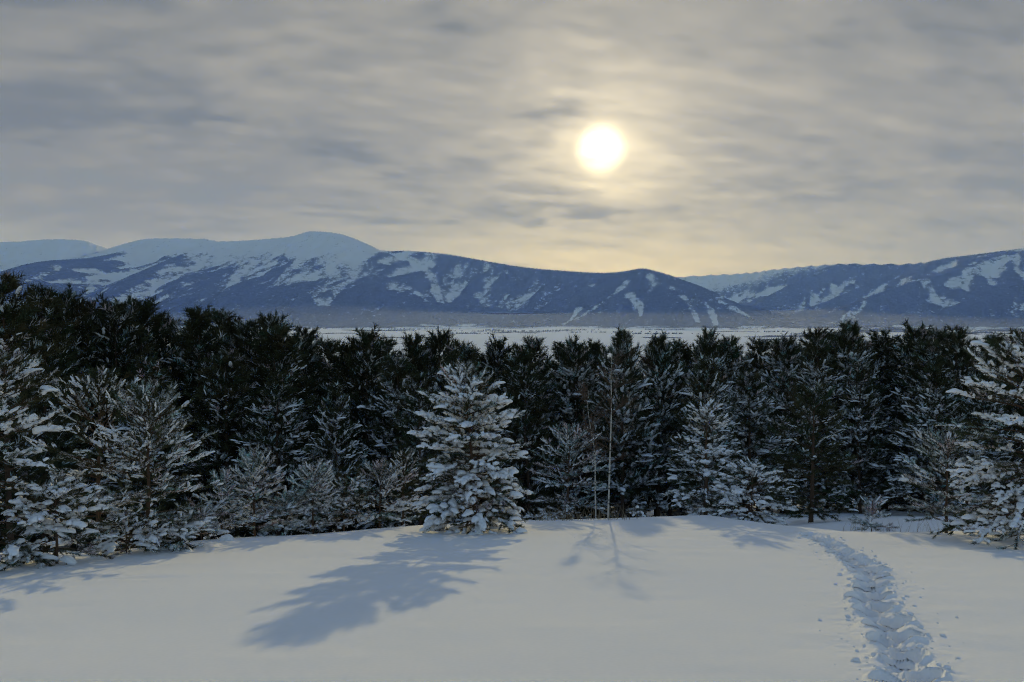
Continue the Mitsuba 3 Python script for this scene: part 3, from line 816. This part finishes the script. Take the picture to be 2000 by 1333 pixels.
# pines whose tops stand out against the mountains: column, row of the top, distance, kind (below 5 snowy, else dark), label
SKYLINE = [
    (26, 534, 21.5, 5, 'tall dark pine at the left edge, highest treetop of the forest'),
    (88, 570, 25, 6, 'dark pine next to the highest treetop at the left edge'),
    (140, 572, 28, 7, 'dark pine, third treetop from the left edge'),
    (182, 588, 30, 5, None), (235, 590, 29, 8, None), (272, 594, 31, 6, None), (330, 622, 33, 3, None),
    (388, 608, 31, 7, 'dark round topped pine below the left mountains'),
    (448, 612, 36, 6, None), (485, 628, 34, 4, None), (540, 622, 32, 8, None), (583, 640, 37, 5, None),
    (642, 662, 41, 2, None), (716, 640, 33, 7, 'broad dark pine standing left of the bright valley gap'),
    (815, 652, 36, 6, None), (858, 646, 38, 8, None), (908, 655, 34, 5, None), (975, 654, 39, 6, None), (1046, 652, 33, 2, None), (1018, 668, 37, 8, None),
    (1122, 660, 33, 0, None), (1162, 664, 36, 7, None), (1218, 650, 31, 1, None), (1284, 660, 32, 3, None), (1330, 662, 37, 6, None), (1382, 642, 33, 4, None), (1428, 656, 38, 5, None),
    (1480, 656, 36, 0, None), (1528, 650, 34, 2, None), (1583, 632, 38, 8, None), (1612, 645, 40, 7, None), (1655, 630, 32, 1, 'tall snowy pine above the end of the footprints'),
    (1728, 640, 36, 6, None), (1784, 628, 33, 7, None), (1826, 634, 37, 4, None), (1868, 628, 31, 5, 'broad dark pine left of the large pine at the right edge'), (1940, 650, 35, 8, None), (1990, 645, 33, 3, None),
    (-60, 560, 24, 7, None), (2070, 640, 30, 6, None), (2140, 640, 34, 1, None), (-140, 560, 28, 5, None),
]
GROUP_S, GROUP_D, GROUP_F = 'pines of the skyline with snow on their lower branches', 'dark pines of the skyline', 'pines standing inside the forest'
ORDINAL = ('first second third fourth fifth sixth seventh eighth ninth tenth eleventh twelfth thirteenth fourteenth fifteenth sixteenth seventeenth eighteenth nineteenth twentieth '
           'twenty-first twenty-second twenty-third twenty-fourth twenty-fifth twenty-sixth twenty-seventh twenty-eighth twenty-ninth thirtieth thirty-first thirty-second thirty-third '
           'thirty-fourth thirty-fifth thirty-sixth thirty-seventh thirty-eighth thirty-ninth fortieth').split()
rgf = np.random.default_rng(4242)
spots = []
for px, py, d, kind, label in SKYLINE:
    kind = int(8 + (kind * 7 + px) % 6) if kind >= 5 else int((kind * 3 + px) % 8)
    x = ray(px, 1000)[0] * d
    H = ray(px, py - np.interp(px, [0, 500, 900], [22, 14, 4]))[2] * d - float(ground(x, d)) + 0.1
    if not label:
        n = sum(1 for q in SKYLINE if 0 <= q[0] < px)
        label = f'{ORDINAL[n]} treetop of the skyline from the left, ' + ('pine with snow on its lower branches' if kind < 8 else 'dark pine with little snow') if 0 <= px <= 2000 else f'pine past the {"left" if px < 0 else "right"} edge of the picture, {"nearer to" if -100 < px < 2100 else "farther from"} the edge of the two'
    forest_pine(px, d, H, kind, rgf.uniform(0, 360), label, GROUP_S if kind < 8 else GROUP_D, min(1.0, 11.5 / H) * rgf.uniform(0.9, 1.1))
    spots.append((x, d))
tops_x, tops_y = np.array([(s[0], s[1]) for s in sorted(SKYLINE)]).T
for d0, gap in ((27.5, 2.3), (32, 2.2), (37.5, 2.4), (45, 2.8), (55, 3.4), (68, 4.2)):
    x = -0.76 * d0
    while x < 0.76 * d0:
        d = d0 + rgf.uniform(-2.2, 2.2)
        px = 1000 + F_PX * 0.985 * x / d
        x2 = x
        x += gap * rgf.uniform(0.75, 1.3)
        if min(math.hypot(x2 - q[0], (d - q[1])) for q in spots) < 1.2 or (d < 29 and 1050 < px < 1330 and rgf.random() < 0.7):
            continue
        if d < 24.5 + 2 * (1540 < px < 1840):
            continue
        spots.append((x2, d))
        top = np.interp(px, tops_x, tops_y) + 2 + 52 * rgf.random() ** 1.3 + (20 if d0 > 50 else 0) + (90 * rgf.random() if d0 < 30 else 0)
        H = ray(px, top)[2] * d - float(ground(x2, d)) + 0.1
        if H < 2.5:
            continue
        dark = rgf.random() < np.interp(px, [0, 350, 620, 1000, 1400, 1700, 2000], [.75, .8, .7, .5, .15, .3, .6])
        kind = int(rgf.integers(8, 14)) if dark else int(rgf.integers(0, 8))
        forest_pine(px, d, H, kind, rgf.uniform(0, 360), 'snow dusted pine standing inside the forest' if kind < 8 else 'dark pine standing inside the forest', GROUP_F + (' with snow' if kind < 8 else ' without snow'), min(1.10, 10.5 / H) * rgf.uniform(0.9, 1.15))

# ------------------------------------------------------------------ birches, dry stalks, a buried stump, crumbs of snow
scene['birch_bark'] = {'type': 'diffuse', 'reflectance': proc(lambda p, n, uv: mix(mix((0.44, 0.40, 0.34), (0.60, 0.57, 0.51), fbm(p.x * 9, p.y * 9, p.z * 3, 2)), (0.05, 0.045, 0.04),
                                                              smoothstep(0.66, 0.74, noise(p.x * 14, p.y * 14, p.z * 26)) * 0.9))}
scene['twig'] = {'type': 'diffuse', 'reflectance': {'type': 'rgb', 'value': (0.11, 0.075, 0.055)}}
scene['straw'] = {'type': 'diffuse', 'reflectance': {'type': 'rgb', 'value': (0.24, 0.19, 0.12)}}


def birch(seed, d, pts, thick, label):
    """A thin bare birch whose stem runs through the points (pixel columns and rows) at distance d."""
    rng = np.random.default_rng(seed)
    key = numbered('birch_tree')
    p = np.array([ray(a, b) * d for a, b in pts])
    p[:, 1] += np.linspace(0, 0.3, len(p))
    p[0, 2] = float(ground(p[0, 0], p[0, 1])) - 0.15
    path = catmull(p, 6)
    s = np.linspace(0, 1, len(path))
    v, f = tube_mesh(path, thick * (1 - 0.80 * s ** 1.1), 8)
    scene[key + '__trunk'] = mikit.ply((v, f), 'birch_bark', smooth=True)
    n = 0
    for u in np.sort(rng.uniform(0.30, 0.99, 20)):
        i = int(u * (len(path) - 1))
        L = rng.uniform(0.35, 1.0) * (1.15 - u) + 0.15
        a = rng.uniform(0, 6.28)
        e = rng.uniform(0.5, 1.1)
        dd = np.array([math.cos(a) * math.cos(e), math.sin(a) * math.cos(e), math.sin(e)])
        q = path[i] + dd * np.linspace(0, 1, 5)[:, None] * L + np.array([0, 0, -0.15 * L]) * (np.linspace(0, 1, 5) ** 2)[:, None]
        vs, fs, m = [], [], 0
        for pp, rr in [(q, np.linspace(0.009, 0.004, 5))] + [(q[j] + unit(dd + rng.normal(0, .55, 3)) * np.linspace(0, 0.35 * L + 0.1, 3)[:, None], np.linspace(0.005, 0.003, 3)) for j in (1, 2, 3, 4) for _ in (0, 1)]:
            v, f = tube_mesh(pp, rr, 3)
            vs.append(v)
            fs.append(f + m)
            m += len(v)
        scene[key + '__branch' + (f'_{n:03d}' if n else '')] = mikit.ply((np.vstack(vs), np.vstack(fs)), 'twig')
        n += 1
    tag(key, label, 'tree')


birch(3, 18.6, [(1187, 1010), (1190, 960), (1193, 880), (1196, 800), (1196, 735), (1199, 690)], 0.024, 'straight slender birch with a pale bare trunk in front of the forest')
birch(4, 18.9, [(1164, 1010), (1163, 950), (1163, 890), (1156, 845), (1150, 800), (1152, 765)], 0.017, 'thinner crooked birch just left of the straight birch')


def grass_tuft(seed, spots, label, n=14, tall=0.30, spread=0.25):
    rng = np.random.default_rng(seed)
    vs, fs, m = [], [], 0
    for x, y in spots:
        for _ in range(n):
            a, b = x + rng.normal(0, spread), y + rng.normal(0, spread * 0.6)
            h = tall * rng.uniform(0.4, 1.2)
            lean = rng.normal(0, 0.3, 2)
            z = float(ground(a, b)) - 0.03
            t = np.linspace(0, 1, 4)[:, None]
            p = np.array([a, b, z]) + np.hstack([lean[None] * h * t ** 1.6, h * t])
            v, f = tube_mesh(p, np.linspace(0.0045, 0.002, 4), 3)
            vs.append(v)
            fs.append(f + m)
            m += len(v)
    key = numbered('dry_grass')
    scene[key] = mikit.ply((np.vstack(vs), np.vstack(fs)), 'straw')
    tag(key, label, 'grass', kind='stuff')


def at_px(px, d):
    return ray(px, 1000)[0] * d, d


grass_tuft(1, [at_px(q, 17.9 + 0.03 * (q % 7)) for q in range(1045, 1240, 13)], 'dry stalks poking out of the snow along the brow by the birches', 9, 0.34, 0.20)
grass_tuft(3, [at_px(q, 16.4) for q in range(1660, 1900, 24)], 'sparse dry stalks at the edge of the snow right of the footprints', 5, 0.30, 0.3)


def lump(seed, px, py, r, squash, name, label, cat):
    rng = np.random.default_rng(seed)
    w = on_ground(px, py)
    m = trimesh.creation.icosphere(subdivisions=4)
    v = np.array(m.vertices)
    v = v * (1 + 0.35 * (meshkit.fbm(v * 2.2 + 9, 3, seed)[:, None] - 0.5)) * [1.25, 1.0, squash] * r
    v[:, 2] -= np.hypot(v[:, 0], v[:, 1]) ** 2 * 0.5
    key = numbered(name)
    scene[key] = mikit.ply((v + w + [0, 0, 0.25 * r], m.faces), 'snow_clump', smooth=True)
    tag(key, label, cat)


lump(5, 442, 1056, 0.10, 0.8, 'snow_mound', 'small rounded snow mound on the brow below the saplings', 'snow mound')

# crumbs and clods thrown out beside the footprints
rgc = np.random.default_rng(61)
cv, cf, cn = [], [], 0
ball = trimesh.creation.icosphere(subdivisions=1)
line = catmull(TRAIL, 60)
for _ in range(420):
    p = line[rgc.integers(0, len(line))]
    off = rgc.choice([-1, 1]) * (0.10 + abs(rgc.normal(0, 0.20)))
    x, y = p[0] + off, p[1] + rgc.normal(0, 0.15)
    r = 0.004 + 0.013 * rgc.random() ** 3 * (1.6 if abs(off) < 0.4 else 1)
    if y > 3.4:
        cv.append([x, y, r])
cv = np.array(cv)
cz = ground(cv[:, 0], cv[:, 1], True)
bv = np.array(ball.vertices)
vv = (bv[None] * (1 + rgc.uniform(-0.3, 0.3, (len(cv), len(bv), 1))) * cv[:, None, 2:3] * [1.3, 1.2, 0.85] + np.stack([cv[:, 0], cv[:, 1], cz + 0.3 * cv[:, 2]], -1)[:, None]).reshape(-1, 3)
ff = (np.array(ball.faces)[None] + (np.arange(len(cv)) * len(bv))[:, None, None]).reshape(-1, 3)
scene['snow_crumbs'] = mikit.ply((vv, ff), 'snow_clump', smooth=True)
tag('snow_crumbs', 'crumbs of snow scattered beside the footprints', 'snow', kind='stuff')
